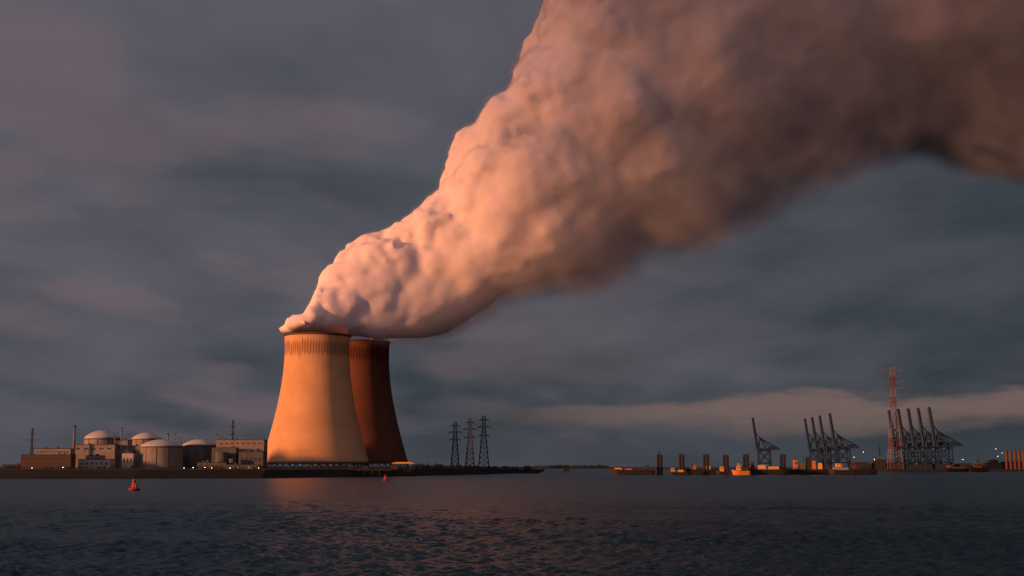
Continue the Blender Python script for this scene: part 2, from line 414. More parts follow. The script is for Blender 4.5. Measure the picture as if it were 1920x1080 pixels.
reactor(251,332,824,837,1610,'large round concrete reactor building with white dome')
reactor(333,399,824,835,1660,'round grey reactor building with white dome in shade',M_grey)
def chimney(u,vt,Y,r,label):
    x=X(u,Y); H=Zv(vt,Y)-GZ
    e=empty('chimney',(x,Y,GZ-0.5),label,'chimney')
    MB().tube((0,0,0),(0,0,H),r*1.15,r,14,cap=False).obj('shaft',M_chim,e,smooth=True)
    MB().rev([(r*1.02,H-1.6),(r*1.3,H-1.5),(r*1.3,H),(r*0.7,H)],n=14).obj('cap',M_dark,e)
    return e
for u,v,Y,r in((137,797,1640,1.3),(226,801,1700,0.8),(241,813,1700,0.5),(313,812,1740,0.9),(327,812,1740,0.5),(337,819,1740,0.5),(405,813,1650,0.6),(412,816,1655,0.4),(213,816,1690,0.5)):
    chimney(u,v,Y,r,'tall thin vent chimney with dark cap' if r>0.7 else 'slim steel exhaust stack rising above roofs')
def tank(u0,u1,vt,Y,mat,label):
    R=(X(u1,Y)-X(u0,Y))/2; xc=(X(u0,Y)+X(u1,Y))/2; H=Zv(vt,Y)-GZ
    e=empty('storage_tank',(xc,Y+R,GZ-0.3),label,'storage tank')
    MB().rev([(R,0),(R,H),(R*0.98,H+0.15),(R*0.5,H+R*0.1),(0.02,H+R*0.14)],n=40).obj('tank_shell',mat,e,smooth=False)
    MB().tube((R*0.4,-R*0.98,0),(R*0.4,-R*0.98,H+1.2),0.25).obj('ladder',M_steel,e)
tank(400,426,848,1572,M_grey,'round grey water tank beside plant')
tank(428,440,860,1568,M_grey,'small round tank near the sheds')

# ---------------- lattice pylons
def pylon(x,y,zg,H,wb,wt,arms,mat,thick,label,seg=9,waist=0.6,name='power_pylon',group='electricity pylons'):
    e=empty(name,(x,y,zg),label,'electricity pylon',group)
    def wd(z):
        t_=z/H
        return wb+(wt-wb)*min(1,t_/waist) if t_<waist else wt
    m=MB(); zs=[H*(1-(1-i/seg)**1.15) for i in range(seg+1)]
    for (a,b_) in zip(zs,zs[1:]):
        wa,wb_=wd(a)/2,wd(b_)/2
        ca=[(-wa,-wa,a),(wa,-wa,a),(wa,wa,a),(-wa,wa,a)]; cb=[(-wb_,-wb_,b_),(wb_,-wb_,b_),(wb_,wb_,b_),(-wb_,wb_,b_)]
        for i in range(4):
            j=(i+1)%4
            m.tube(ca[i],cb[i],thick,n=4,cap=False); m.tube(ca[i],cb[j],thick*0.55,n=3,cap=False); m.tube(ca[j],cb[i],thick*0.55,n=3,cap=False); m.tube(cb[i],cb[j],thick*0.5,n=3,cap=False)
    m.obj('lattice_mast',mat,e)
    for z,half in arms:
        m=MB(); wz=wd(z)/2
        for s in(-1,1):
            tip=(s*half,0,z)
            for yy in(-wz,wz):
                m.tube((s*wz,yy,z+half*0.02),tip,thick*0.6,n=3); m.tube((s*wz,yy,z+half*0.28),tip,thick*0.6,n=3)
            for q in(0.33,0.66):
                xx=s*(wz+(half-wz)*q); m.tube((xx,0,z),(xx,0,z+half*0.28*(1-q)),thick*0.4,n=3)
            m.tube((s*half,0,z+thick*0.3),(s*half,0,z-2.8),thick*0.5,n=4)
        m.tube((-wz,0,z),(wz,0,z),thick*0.6)
        m.obj('crossarm',mat,e)
    return e
PY=2050
pk_=[(853,792,PY,11.5),(881,785,PY+30,13),(907,780,PY-20,15)]
pos_py=[]
for u,v,Y,wb in pk_:
    H=Zv(v,Y)-GZ; x=X(u,Y); pos_py.append((x,Y,H))
    pylon(x,Y,GZ,H,wb,4.2,[(H*0.62,8),(H*0.78,9.5),(H*0.92,7)],M_steel,0.65,'dark steel lattice power pylon on riverside land',seg=11,waist=0.75)
for u,v,Y in((58,805,2500),(435,790,2300),(1236,845,3900),(1650,838,3900)):
    H=Zv(v,Y)-5; pylon(X(u,Y),Y,GZ-1,H,7,2,[(H*0.7,6),(H*0.87,5)],M_steel,0.4,'distant thin lattice power pylon above rooftops',seg=8)
YG=3060; HG=Zv(690,YG)-4.5
pylon(X(1679,YG),YG,4.5,HG,27,8,[(HG*0.80,25),(HG*0.885,15),(HG*0.975,25)],M_band,0.85,'giant red and white river crossing lattice pylon',seg=14,waist=0.72,group='giant river crossing pylons')
def wire(p,q,sag,r=0.055):
    m=MB(); n=16; pts=[]
    for i in range(n+1):
        t_=i/n; a=Vector(p).lerp(Vector(q),t_); a.z-=sag*4*t_*(1-t_); pts.append(a)
    for a,b_ in zip(pts,pts[1:]): m.tube(a,b_,r,n=3,cap=False)
    o=m.obj('power_line',M_steel); o['label']='thin sagging power line between lattice pylons'; o['category']='power line'; o['group']='overhead power lines'
for k,(zf,hf) in enumerate(((0.62,8),(0.78,9.5),(0.92,7))):
    a=pos_py[0]; b_=pos_py[2]; c=pos_py[1]
    wire((a[0]-hf,a[1],GZ+a[2]*zf-2.5),(X(435,2300)-4,2300,GZ+38+k*7),8)
    wire((c[0]-hf,c[1],GZ+c[2]*zf-2.5),(X(435,2300)+4,2300,GZ+38+k*7),10)
    wire((b_[0]+hf,b_[1],GZ+b_[2]*zf-2.5),(X(1236,3900),3900,28+k*4),12)
    wire((X(435,2300)-5,2300,GZ+36+k*7),(X(58,2500)+5,2500,GZ+38+k*6),10)
    wire((X(58,2500)-5,2500,GZ+38+k*6),(X(-300,2600),2600,GZ+60+k*6),8)

# ---------------- container cranes
def sts_crane():
    e=empty('container_crane',(X(1433,3430),3430,4.5),'dark blue ship to shore container crane with boom raised','container crane','container cranes along the quay')
    m=MB(); zg=44
    for y in(-11,11):
        for x in(-13,15): m.tube((x,y,0),(x*0.95,y,zg),2.0,1.7)
        m.tube((-13,y,14),(15,y,14),1.5); m.tube((-13,y,14),(14,y,zg),1.0); m.tube((15,y,14),(-12,y,zg),0.9)
        m.tube((-13,y,zg),(15,y,zg),1.5)
    for x in(-13,15): m.tube((x,-11,12),(x,11,12),1.1); m.tube((x,-11,zg),(x,11,zg),1.1)
    for x in(-13,15):
        for y in(-11,11): m.box(x-2.4,x+2.4,y-3.5,y+3.5,0,2)
    m.obj('portal_frame',M_crane,e)
    m=MB()
    for y in(-3,3): m.box(-17,38,y-1,y+1,zg+1,zg+4.8)
    for x in range(-14,38,9): m.box(x,x+1,-2,2,zg+1.2,zg+3)
    m.obj('girder',M_crane,e)
    m=MB(); hx,hz=-17,zg+2.2; a=math.radians(83); Lb=76
    tx,tz=hx-Lb*math.cos(a),hz+Lb*math.sin(a)
    for y in(-2.6,2.6):
        m.tube((hx,y,hz),(tx,y,tz),2.1,1.7); m.tube((hx+3.6,y,hz+3),(tx+2.8,y,tz-2),1.1)
    for k in range(9):
        t_=k/8; xx=hx+(tx-hx)*t_; zz_=hz+(tz-hz)*t_
        m.tube((xx,-2.6,zz_),(xx,2.6,zz_),0.6)
        if k<8:
            xn=hx+(tx-hx)*(k+1)/8; zn=hz+(tz-hz)*(k+1)/8; m.tube((xx,-2.6,zz_),(xn+3,-2.6,zn),0.7,n=3); m.tube((xx,2.6,zz_),(xn+3,2.6,zn),0.7,n=3)
    m.obj('boom',M_crane,e)
    m=MB(); 
    for y in(-4,4): m.tube((-13,y*2,zg),(-9,y*0.5,zg+30),1.6,1.1); m.tube((6,y*1.5,zg+2),(-9,y*0.5,zg+30),1.1)
    m.box(-11.5,-6.5,-3,3,zg+29,zg+31.5)
    m.obj('apex_frame',M_crane,e)
    m=MB()
    for y in(-3,3): m.tube((-9,y*0.6,zg+30),(36,y,zg+4),1.05); m.tube((-9,y*0.6,zg+30),(18,y,zg+4),0.9); m.tube((-9,y*.6,zg+30),(hx+(tx-hx)*.6,y*.8,hz+(tz-hz)*.6),0.7,n=3)
    m.obj('backstay',M_crane,e)
    MB().box(12,27,-4.5,4.5,zg+4.9,zg+10.5,0.95,0.95).obj('machinery_house',M_crane,e)
    MB().box(-8,-4,-1.6,1.6,zg-3.6,zg+0.9,1.1,1).obj('operator_cabin',M_glass,e)
    return e
cr=sts_crane()
for u,Y,s in((1531,3400,0.98),(1545,3370,1.0),(1560,3340,1.02),(1580,3300,1.05),(1693,3060,1.03),(1711,3040,1.05),(1730,3020,1.05),(1749,3000,1.05),(1770,2985,1.06)):
    copy_tree(cr,(X(u,Y),Y,4.5),scale=s)

# ---------------- vessels
YV=1780.0
def vessel(name,cat,label,u0,u1,Y,vd,hm,blocks,poles=(),bow=0.15,B=11):
    Lh=X(u1,Y)-X(u0,Y); xc=(X(u0,Y)+X(u1,Y))/2; D=Zv(vd,Y)
    e=empty(name,(xc,Y,0),label,cat)
    MB().hull(Lh,B,D,bow=bow).obj('hull',hm,e)
    m=MB(); 
    for s in(-1,1): m.tube((-Lh*0.38,s*B*0.47,D+0.9),(Lh*0.48,s*B*0.47,D+0.9),0.09,n=4)
    k=int(Lh//5)
    for i in range(k+1):
        xx=-Lh*0.38+Lh*0.86*i/max(1,k)
        for s in(-1,1): m.tube((xx,s*B*0.47,D-0.1),(xx,s*B*0.47,D+0.9),0.07,n=3)
    m.obj('railing',M_steel,e)
    for nm,a,b_,vt,vb,dep,mat in blocks:
        xa,xb=X(a,Y)-xc,X(b_,Y)-xc; z0,z1=Zv(vb,Y)-0.05,Zv(vt,Y)
        tp=random.uniform(0.6,0.9)
        o=MB().box(xa,xb,-dep/2,dep/2,z0,z1,tp if 'house' not in nm else 0.92,0.92).obj(nm,mat,e)
        if 'house' in nm:
            MB().box(xa-0.3,xb+0.3,-dep/2-0.3,dep/2+0.3,z1+0.003,z1+0.35).obj('house_roof',M_dark,e)
            nwin=max(2,int((xb-xa)/2.2)); hh=(z1-z0)
            for q in range(nwin):
                xx=xa+(xb-xa)*(q+0.5)/nwin; MB().box(xx-0.55,xx+0.55,-dep/2*1.0-0.02,-dep/2*0.9,z0+hh*0.52,z0+hh*0.8).obj('window',M_glass,e)
    for u,vt,r in poles:
        xx=X(u,Y)-xc; m=MB().tube((xx,0,D-0.5),(xx,0,Zv(vt,Y)),r*1.2,r*0.7,8); zt=Zv(vt,Y)
        m.tube((xx-1.3,0,D+(zt-D)*0.75),(xx+1.3,0,D+(zt-D)*0.75),r*0.5)
        m.obj('mast',M_steel,e)
    return e
vessel('cargo_barge','barge','long dark cargo barge with rusty orange hatch covers',1145,1228,YV,881,M_dark,[('hatch_cover',1152,1166,877.5,881,8,M_yellow),('hatch_cover',1171,1186,878.5,881,8,M_orange),('hatch_cover',1188,1204,878.5,881,8,M_rust),('deckhouse',1210,1219,874,881,7,M_rust)],[(1150,871,.15),(1214,866,.15)])
vessel('work_boat','boat','small low work boat with white wheelhouse',1253,1292,YV-30,885,M_dark,[('wheelhouse',1258,1265,877,885,5,M_white),('cargo_box',1270,1282,881,885,6,M_yellow)],[(1262,870,.12)],B=7)
vessel('dredging_barge','barge','dark dredging barge with orange excavator and spoil',1287,1345,YV+15,880,M_dark,[('deckhouse',1297,1304,871,880,7,M_orange),('cargo_box',1309,1318,876,880,8,M_rust),('engine_box',1322,1332,874,880,6,M_yellow)],[(1302,857,.15),(1335,862,.2)],bow=.08)
vessel('work_boat','boat','small dark tug with orange lit wheelhouse',1344,1368,YV-20,884,M_dark,[('wheelhouse',1350,1357,875,884,5,M_yellow)],[(1355,865,.12)],B=7)
vessel('tugboat','boat','white and orange tugboat moored at post',1375,1406,YV-25,883,M_orange,[('wheelhouse',1381,1389,874,883,5,M_yellow),('wheelhouse',1383,1388,868,874,4,M_white),('engine_box',1393,1401,878,883,5,M_rust)],[(1387,858,.15)],B=8,bow=.3)
vessel('motor_barge','barge','motor barge with bright orange lit bow and sides',1402,1472,YV-10,880,M_dark,[('wheelhouse',1407,1414,867,880,6,M_rust),('hatch_cover',1419,1436,872,880,8,M_yellow),('hatch_cover',1439,1460,875,880,8,M_yellow)],[(1412,857,.15),(1466,868,.12)],bow=.12)
vessel('pontoon_barge','barge','long dark work pontoon stacked with orange containers and cabins',1452,1642,YV+30,880,M_dark,[
 ('cargo_box',1460,1470,875,880,9,M_rust),('site_deckhouse',1488,1495,862,880,8,M_orange),('cargo_box',1499,1509,868,880,8,M_yellow),('site_deckhouse',1512,1518,857,880,8,M_rust),('cargo_box',1521,1529,864,880,8,M_orange),('cargo_box',1533,1541,868,880,8,M_yellow),('cargo_box',1545,1554,873,880,8,M_rust),('deckhouse',1602,1609,869,880,7,M_rust),('cargo_box',1616,1630,876,880,8,M_dark)],[(1492,847,.3),(1606,855,.2),(1540,850,.25),(1478,858,.3),(1580,860,.2),(1508,852,.25)],bow=.04,B=16)
vessel('supply_vessel','boat','white supply vessel with stepped superstructure',1556,1604,YV-15,881,M_dark,[('deckhouse',1562,1590,876,881,8,M_white),('wheelhouse',1567,1577,869,876,6,M_yellow)],[(1573,856,.15),(1586,862,.1)],B=9)
vessel('passenger_ship','boat','white and rusty ship with tall bridge near port',1822,1852,2700,877,M_rust,[('deckhouse',1826,1842,870,877,9,M_orange),('wheelhouse',1830,1837,863,870,8,M_white)],[(1835,850,.3)],B=12)
vessel('cargo_barge','barge','low dark barge beside port quay',1770,1815,2700,878,M_dark,[('deckhouse',1776,1782,872,878,7,M_orange),('hatch_cover',1786,1808,876,878,9,M_orange)],[(1779,866,.2)],B=12)
vessel('work_boat','boat','yellow lit floating work platform near tower shore',731,781,1500,889,M_dark,[('deckhouse',735,746,870,889,6,M_rust),('cargo_box',750,770,882,889,7,M_dark),('crane_beam',733,778,866.5,869,2,M_yellow)],[(752,872,.3),(770,872,.3)],bow=.1,B=10)
vessel('work_boat','boat','dark boat moored under the low shore trees',962,1012,2150,880,M_dark,[('deckhouse',982,996,874,880,6,M_dark)],[(990,870,.15)],B=8)
def post(u,vt,Y,label,name='mooring_post',grp='tall steel mooring posts'):
    e=empty(name,(X(u,Y),Y,0),label,'mooring post',grp); H=Zv(vt,Y)
    for dx_ in(-2.0,2.0):
        MB().tube((dx_,0,-1),(dx_,0,H),1.75,1.65,12).obj('pile',M_pile,e,smooth=False)
    m=MB(); 
    for z in(H*0.3,H*0.55,H*0.8): m.box(-3.9,3.9,-1.9,1.9,z,z+0.6)
    m.obj('collar',M_rust,e)
    MB().box(-0.5,0.5,-0.5,0.5,H,H+1.2).obj('beacon',M_steel,e)
    return e
for u,v in((1237,852),(1278,852),(1324,852),(1361,853),(1399,852),(1468,852)): post(u,v,YV+(u%7)*4-10,'pair of tall dark steel mooring posts in river')
e=empty('channel_marker',(X(1738,2000),2000,0),'dark slim channel marker post standing in the water','channel marker')
MB().tube((0,0,-1),(0,0,Zv(852,2000)),0.9,0.8,10).obj('post',M_pile,e); MB().box(-1.1,1.1,-1.1,1.1,Zv(858,2000),Zv(853,2000),.6,.6).obj('topmark',M_dark,e)
e=empty('channel_marker',(X(1062,2400),2400,0),'square dark marker on low shore piles','channel marker')
MB().box(-5,5,-2,2,2,9,.95,.95).obj('topmark',M_dark,e); m=MB(); [m.tube((a,0,-1),(a,0,2.2),.5) for a in(-4,0,4)]; m.obj('post',M_pile,e)
e=empty('channel_marker',(X(1123,2600),2600,0),'slim beacon with diamond topmark in water','channel marker')
MB().tube((0,0,-1),(0,0,13),0.5).obj('post',M_pile,e); MB().tube((0,0,12),(0,0,17),2.2,0.2,4).obj('topmark',M_dark,e)

# ---------------- buoys
def buoy(u,vb,vt,label):
    Y=CAMZ*2688/(vb-875.0); k=(vb-vt)*Y/2688/4.9
    e=empty('channel_buoy',(X(u,Y),Y,0),label,'buoy','red channel buoys'); e.scale=(k,k,k); e.rotation_euler=(math.radians(3),math.radians(-4),0.4)
    MB().rev([(0.02,-.5),(2.0,-.5),(2.5,0.0),(2.55,0.5),(2.4,1.0),(1.7,1.25),(1.0,1.5),(0.02,1.5)],n=28).obj('float',M_red,e,smooth=True)
    m=MB()
    for i in range(4):
        a=math.pi/2*i+.4; m.tube((1.3*math.cos(a),1.3*math.sin(a),1.3),(0.6*math.cos(a),0.6*math.sin(a),3.5),0.16,n=6)
    m.rev([(1.15,1.4),(0.95,2.6),(0.7,3.4)],n=16)
    m.obj('tower_cage',M_red,e)
    MB().rev([(0.02,3.4),(0.75,3.4),(0.75,4.4),(0.02,4.4)],n=16).obj('topmark',M_red,e)
    MB().tube((0,0,4.4),(0,0,4.9),0.2,0.15,8).obj('lantern',M_glass,e)
    MB().rev([(2.50,0.3),(2.62,0.3),(2.62,0.55),(2.50,0.6)],n=28).obj('fender_ring',M_dark,e)
buoy(253,919,898,'red can shaped channel buoy floating on river')
buoy(723,901,890,'small red channel buoy further out near the shore')

# ---------------- jetty
e=empty('jetty',(X(640,1400),1400,0),'dark timber and concrete jetty on piles before towers','jetty')
xa,xb=X(540,1400)-X(640,1400),X(735,1400)-X(640,1400)
MB().box(xa,xb,-3,3,6.2,7.4).obj('deck',M_pile,e)
for i in range(15):
    x=xa+(xb-xa)*(i+0.3)/15
    if i%5==4: continue
    MB().tube((x,-2.4,-1),(x,-2.4,6.3),0.7,0.7,8).obj('pile',M_pile,e); MB().tube((x+1.3,2.4,-1),(x+1.3,2.4,6.3),0.7,0.7,8).obj('pile',M_pile,e)
m=MB(); m.tube((xa,-2.8,8.6),(xb,-2.8,8.6),0.1)
for i in range(40): x=xa+(xb-xa)*i/39; m.tube((x,-2.8,7.3),(x,-2.8,8.6),0.08,n=3)
m.obj('railing',M_steel,e)
MB().box(20,27,-2,2,7.4,11,.95,.95).obj('control_cabin',M_dark,e)

# ---------------- trees and shrubs (far mass)
def foliage(spots,name,label):
    V=[];F=[]
    for (x,y,z,w_,h_) in spots:
        for k in range(46):
            a=random.uniform(0,6.283); r=random.random()**0.5; hz=random.random()
            px_=x+math.cos(a)*r*w_*(1-0.5*hz); py_=y+math.sin(a)*r*w_*0.6; pz=z+h_*(0.05+0.95*hz*(1-0.35*r*r))
            s=random.uniform(0.5,1.3)*h_*0.11
            k0=len(V)
            n_=Vector((random.gauss(0,1),random.gauss(0,1),random.gauss(0,1))).normalized(); t1=n_.orthogonal().normalized(); t2_=n_.cross(t1)
            c=Vector((px_,py_,pz))
            for q in range(5):
                aa=q*1.2566; V.append(tuple(c+t1*s*math.cos(aa)+t2_*s*math.sin(aa)*0.8))
            F.append(tuple(range(k0,k0+5)))
    me=bpy.data.meshes.new(name); me.from_pydata(V,[],F); me.update(); me.materials.append(M_leaf)
    o=bpy.data.objects.new(name,me); col.objects.link(o); o['kind']='stuff'; o['label']=label; o['category']='trees'
sp=[]
for i in range(190):
    t_=random.random(); u=772+t_*235; Y=1640+t_*650+random.uniform(0,60)
    hh=random.uniform(3,7)*(1.15-0.5*t_); sp.append((X(u,Y),Y,GZ-1.0,hh*0.9,hh))
for i in range(10): 
    u=random.uniform(780,840); Y=1700+random.uniform(0,80); hh=random.uniform(6,9); sp.append((X(u,Y),Y,GZ-1,hh*0.7,hh))
for i in range(150):
    u=random.uniform(0,500); Y=random.uniform(1480,1540); hh=random.uniform(2,4.5); sp.append((X(u,Y),Y,GZ-0.5,hh*1.3,hh))
for i in range(60):
    u=random.uniform(490,780); Y=random.uniform(1560,1640); hh=random.uniform(2.0,4.0); sp.append((X(u,Y),Y,GZ-0.5,hh*1.5,hh))
foliage(sp,'shoreline_trees','dark low trees and shrubs along the river dike')
sp=[]
for i in range(260):
    u=random.uniform(1590,1990); Y=random.uniform(3300,3700); hh=random.uniform(6,15); sp.append((X(u,Y),Y,4,hh*1.6,hh))
for i in range(120):
    x=random.uniform(110,480); sp.append((x,random.uniform(7050,7200),4,30,random.uniform(8,18)))
foliage(sp,'distant_treeline','far dark treeline behind the port')

# ---------------- port sheds, silos
for k,(u0,u1,v) in enumerate(((1600,1630,867),(1640,1662,862),(1664,1690,869),(1700,1745,867),(1752,1790,870),(1795,1820,869),(1850,1880,868),(1858,1872,863),(1884,1925,866))):
    building('port_shed','dark flat roofed port shed behind the quay',u0,u1,v,3150+k*9,25,M_roof,(6,1),zb=4,cat='shed')
for u in(1888,1896,1904,1912,1920):
    R=3.0; Y=3000; e=empty('storage_silo',(X(u,Y),Y,4.4),'tall orange lit storage silo at the port','silo','row of storage silos')
    H=Zv(846,Y)-4.4
    MB().rev([(R,0),(R,H),(R*.5,H+1.5),(0.02,H+1.8)],n=20).obj('silo_shell',M_silo,e,smooth=False); MB().box(-R,R,-R*.2,R*.2,H+1.8,H+3).obj('walkway',M_steel,e)

# ---------------- lamps
def lamp(u,v,Y,zg,s=0.35):
    z=Zv(v,Y)-zg
    e=empty('street_lamp',(X(u,Y),Y,zg),'small lit lamp on slim post','street lamp','lit lamps along the shore')
    MB().tube((0,0,-0.5),(0,0,z),0.12,0.08,6).obj('post',M_steel,e)
    MB().rev([(0.02,z),(s,z+s*0.5),(s,z+s*1.2),(0.02,z+s*1.7)],n=8).obj('lamp_head',M_lampl,e)
for u,v in((345,878),(362,877),(384,877),(397,878),(431,878),(446,877),(466,877),(485,878),(118,877),(60,878)): lamp(u,v,1500,GZ,0.3)
for u,v in((1620,848),(1640,862),(1869,842),(1872,856),(1880,850),(1602,858),(1806,862),(1719,870)): lamp(u,v,3100,4.5,0.5)

# ---------------- steam plume
YP=1950.0
ox,oz=XZ(560,628,YP); ang=math.radians(29.7); e_s=(math.cos(ang),math.sin(ang)); e_n=(-math.sin(ang),math.cos(ang))
def SN(u,v,Y=YP):
    x,z=XZ(u,v,Y); x-=ox; z-=oz
    return (x*e_s[0]+z*e_s[1], x*e_n[0]+z*e_n[1])
upper=[SN(*p) for p in((530,626),(575,604),(600,575),(606,515),(685,452),(740,406),(812,372),(843,285),(890,210),(965,130),(1000,60),(1030,-40))]
upper+= [(upper[-1][0]+120,upper[-1][1]+35),(upper[-1][0]+700,upper[-1][1]+90)]
lower=[SN(*p) for p in((530,634),(600,636),(660,640),(740,648),(830,640),(920,600),(1060,572),(1200,512),(1380,452),(1520,378),(1700,303),(1760,287),(1850,328),(1930,352),(2300,310))]
def interp(pts,s):
    pts=sorted(pts)
    if s<=pts[0][0]: return pts[0][1]
    for a,b_ in zip(pts,pts[1:]):
        if s<=b_[0]: return a[1]+(b_[1]-a[1])*(s-a[0])/(b_[0]-a[0]+1e-9)
    return pts[-1][1]
smin=-24.0; smax=1060.0
K=28; cs=[];rs=[]
for i in range(K):
    s=smin+(smax-smin)*(i/(K-1))**1.5
    a=interp(upper,s); b_=interp(lower,s)
    cs.append((s,(a+b_)/2)); rs.append((s,max(1.0,(a-b_)/2)))
def plume_field(g,fine=True):
    gn=g.nodes; gl=g.links
    def M(op,a,b=None,c=None,clamp=False): return math_(op,a,b,c,clamp,tree=g)
    pos=gn.new('GeometryNodeInputPosition').outputs[0]
    def vec(op,a,b=None,scale=None):
        n=gn.new('ShaderNodeVectorMath'); n.operation=op
        for i,k in enumerate((a,b)):
            if k is None: continue
            if isinstance(k,tuple): n.inputs[i].default_value=k
            else: gl.new(k,n.inputs[i])
        if scale is not None: 
            if isinstance(scale,(int,float)): n.inputs['Scale'].default_value=scale
            else: gl.new(scale,n.inputs['Scale'])
        return n
    def nz(scale,det,p=pos,out='Fac',rough=0.5):
        n=gn.new('ShaderNodeTexNoise'); n.inputs['Scale'].default_value=scale; n.inputs['Detail'].default_value=det; n.inputs['Roughness'].default_value=rough
        gl.new(p,n.inputs['Vector']); return n.outputs[out]
    sp0=gn.new('ShaderNodeSeparateXYZ'); gl.new(pos,sp0.inputs[0]); S0=sp0.outputs[0]
    w1=vec('SCALE',vec('SUBTRACT',nz(1/130,1,out='Color'),(0.5,0.5,0.5)).outputs[0],scale=55).outputs[0]
    w1=vec('SCALE',w1,scale=mapr(S0,20,350,0.0,1,tree=g)).outputs[0]
    pw=vec('ADD',pos,w1).outputs[0]
    sp=gn.new('ShaderNodeSeparateXYZ'); gl.new(pw,sp.inputs[0]); S,Yc,Nn=sp.outputs
    sn=mapr(S,smin,smax,tree=g,smooth=False)
    def curve(pts,lo,hi):
        fc=gn.new('ShaderNodeFloatCurve'); gl.new(sn,fc.inputs['Value']); cv=fc.mapping.curves[0]
        P=[((s-smin)/(smax-smin),(v-lo)/(hi-lo)) for s,v in pts]
        cv.points[0].location=P[0]; cv.points[1].location=P[-1]
        for q in P[1:-1]: cv.points.new(*q)
        fc.mapping.update()
        return M('MULTIPLY_ADD',fc.outputs[0],hi-lo,lo)
    c=curve(cs,-400,400); r=curve(rs,0,500)
    ry=M('MAXIMUM',M('MULTIPLY',r,0.72),M('MULTIPLY',mapr(S,-24,15,tree=g),40.0))
    yc=mapr(S,0,200,-61,20,tree=g)
    dn=M('SUBTRACT',Nn,c)
    dyy=M('MULTIPLY',M('SUBTRACT',Yc,yc),M('DIVIDE',r,M('ADD',ry,0.01)))
    q=M('SQRT',M('ADD',M('MULTIPLY',dn,dn),M('MULTIPLY',dyy,dyy)))
    d=M('SUBTRACT',r,q)
    def caps(A,ra,B,rb):
        ba=tuple(B[i]-A[i] for i in range(3)); bb=sum(k*k for k in ba)
        pa=vec('SUBTRACT',pw,A).outputs[0]
        dt=vec('DOT_PRODUCT',pa,ba).outputs['Value']
        h=M('DIVIDE',dt,bb,clamp=True)
        bah=gn.new('ShaderNodeVectorMath'); bah.operation='SCALE'; bah.inputs[0].default_value=ba; gl.new(h,bah.inputs['Scale'])
        ln=vec('LENGTH',vec('SUBTRACT',pa,bah.outputs[0]).outputs[0]).outputs['Value']
        return M('SUBTRACT',M('MULTIPLY_ADD',h,rb-ra,ra),ln)
    a_=SN(693,638,Y2); b2=SN(850,585,2030)
    d2=caps((a_[0],Y2-YP,a_[1]),12,(b2[0],60,b2[1]),34)
    d=M('SMOOTH_MAX',d,d2,14.0)
    d=M('SUBTRACT',d,mapr(S0,-14,-24,0,40,tree=g,smooth=False))
    dr=M('DIVIDE',dn,M('ADD',r,1.0))
    lowf=mapr(dr,-0.8,0.1,0.5,1.0,tree=g)
    edgef=M('MAXIMUM',mapr(dr,-0.1,0.55,0.3,1.0,tree=g),mapr(S0,260,60,0.0,0.85,tree=g))
    wv=vec('SCALE',vec('SUBTRACT',nz(1/30,2,out='Color'),(0.5,0.5,0.5)).outputs[0],scale=13).outputs[0]
    pb=vec('ADD',pos,wv).outputs[0]
    tot=None
    for size,amp,g0,g1 in((120,40,0.08,1.0),(58,25,0.3,0.8),(27,15,0.6,0.8),(13,8,0.9,0.7)):
        vo=gn.new('ShaderNodeTexVoronoi'); vo.feature='F1'; vo.inputs['Scale'].default_value=1/size
        gl.new(pb,vo.inputs['Vector'])
        vd_=vo.outputs['Distance']
        bb_=M('MULTIPLY',M('SUBTRACT',0.32,M('MULTIPLY',vd_,vd_)),amp)
        bb_=M('MULTIPLY',bb_,mapr(S0,0,240,g0,1.0,tree=g))
        bb_=M('MULTIPLY',bb_,mapr(S0,250,650,1.0,g1,tree=g))
        if size<60: bb_=M('MULTIPLY',bb_,edgef)
        tot=bb_ if tot is None else M('ADD',tot,bb_)
    tot=M('MULTIPLY',tot,lowf)
    d=M('ADD',d,tot)
    er_=M('MULTIPLY',M('SUBTRACT',nz(1/38,3,rough=0.5),0.5),M('MULTIPLY',mapr(S0,0,600,2,26,tree=g),mapr(dr,0.5,-0.7,0.3,1.7,tree=g)))
    d=M('ADD',d,er_)
    return d,S0,dr,M
lo=(smin-6,-250,-320); hi=(smax,280,400)
mat=Matrix(((e_s[0],0,e_n[0],ox),(0,1,0,YP),(e_s[1],0,e_n[1],oz),(0,0,0,1)))
g=bpy.data.node_groups.new('core','GeometryNodeTree'); g.interface.new_socket('Geometry',in_out='OUTPUT',socket_type='NodeSocketGeometry')
d,S0,dr,M=plume_field(g)
dep=M('ADD',mapr(S0,0,150,1.0,5.5,tree=g,smooth=False),mapr(S0,150,650,0,28,tree=g,smooth=False))
dep=M('MULTIPLY',dep,mapr(dr,0.2,-0.9,1.0,2.4,tree=g))
dep=M('MULTIPLY',dep,mapr(dr,0.35,0.8,1.0,0.35,tree=g))
vc=g.nodes.new('GeometryNodeVolumeCube'); g.links.new(M('SUBTRACT',d,dep),vc.inputs['Density']); vc.inputs['Background'].default_value=-50
vc.inputs['Min'].default_value=lo; vc.inputs['Max'].default_value=hi
for i,k in enumerate('XYZ'): vc.inputs['Resolution '+k].default_value=int((hi[i]-lo[i])/4.3)
vm=g.nodes.new('GeometryNodeVolumeToMesh'); g.links.new(vc.outputs[0],vm.inputs[0]); vm.inputs['Threshold'].default_value=0.0
go=g.nodes.new('NodeGroupOutput'); g.links.new(vm.outputs[0],go.inputs[0])
tmp=bpy.data.objects.new('tmp',bpy.data.meshes.new('tmp')); col.objects.link(tmp)
md=tmp.modifiers.new('g','NODES'); md.node_group=g
md2=tmp.modifiers.new('s','SMOOTH'); md2.factor=0.5; md2.iterations=3
dg=bpy.context.evaluated_depsgraph_get(); ev=tmp.evaluated_get(dg)
me=bpy.data.meshes.new_from_object(ev,depsgraph=dg); bpy.data.objects.remove(tmp)
me.transform(mat); me.update()
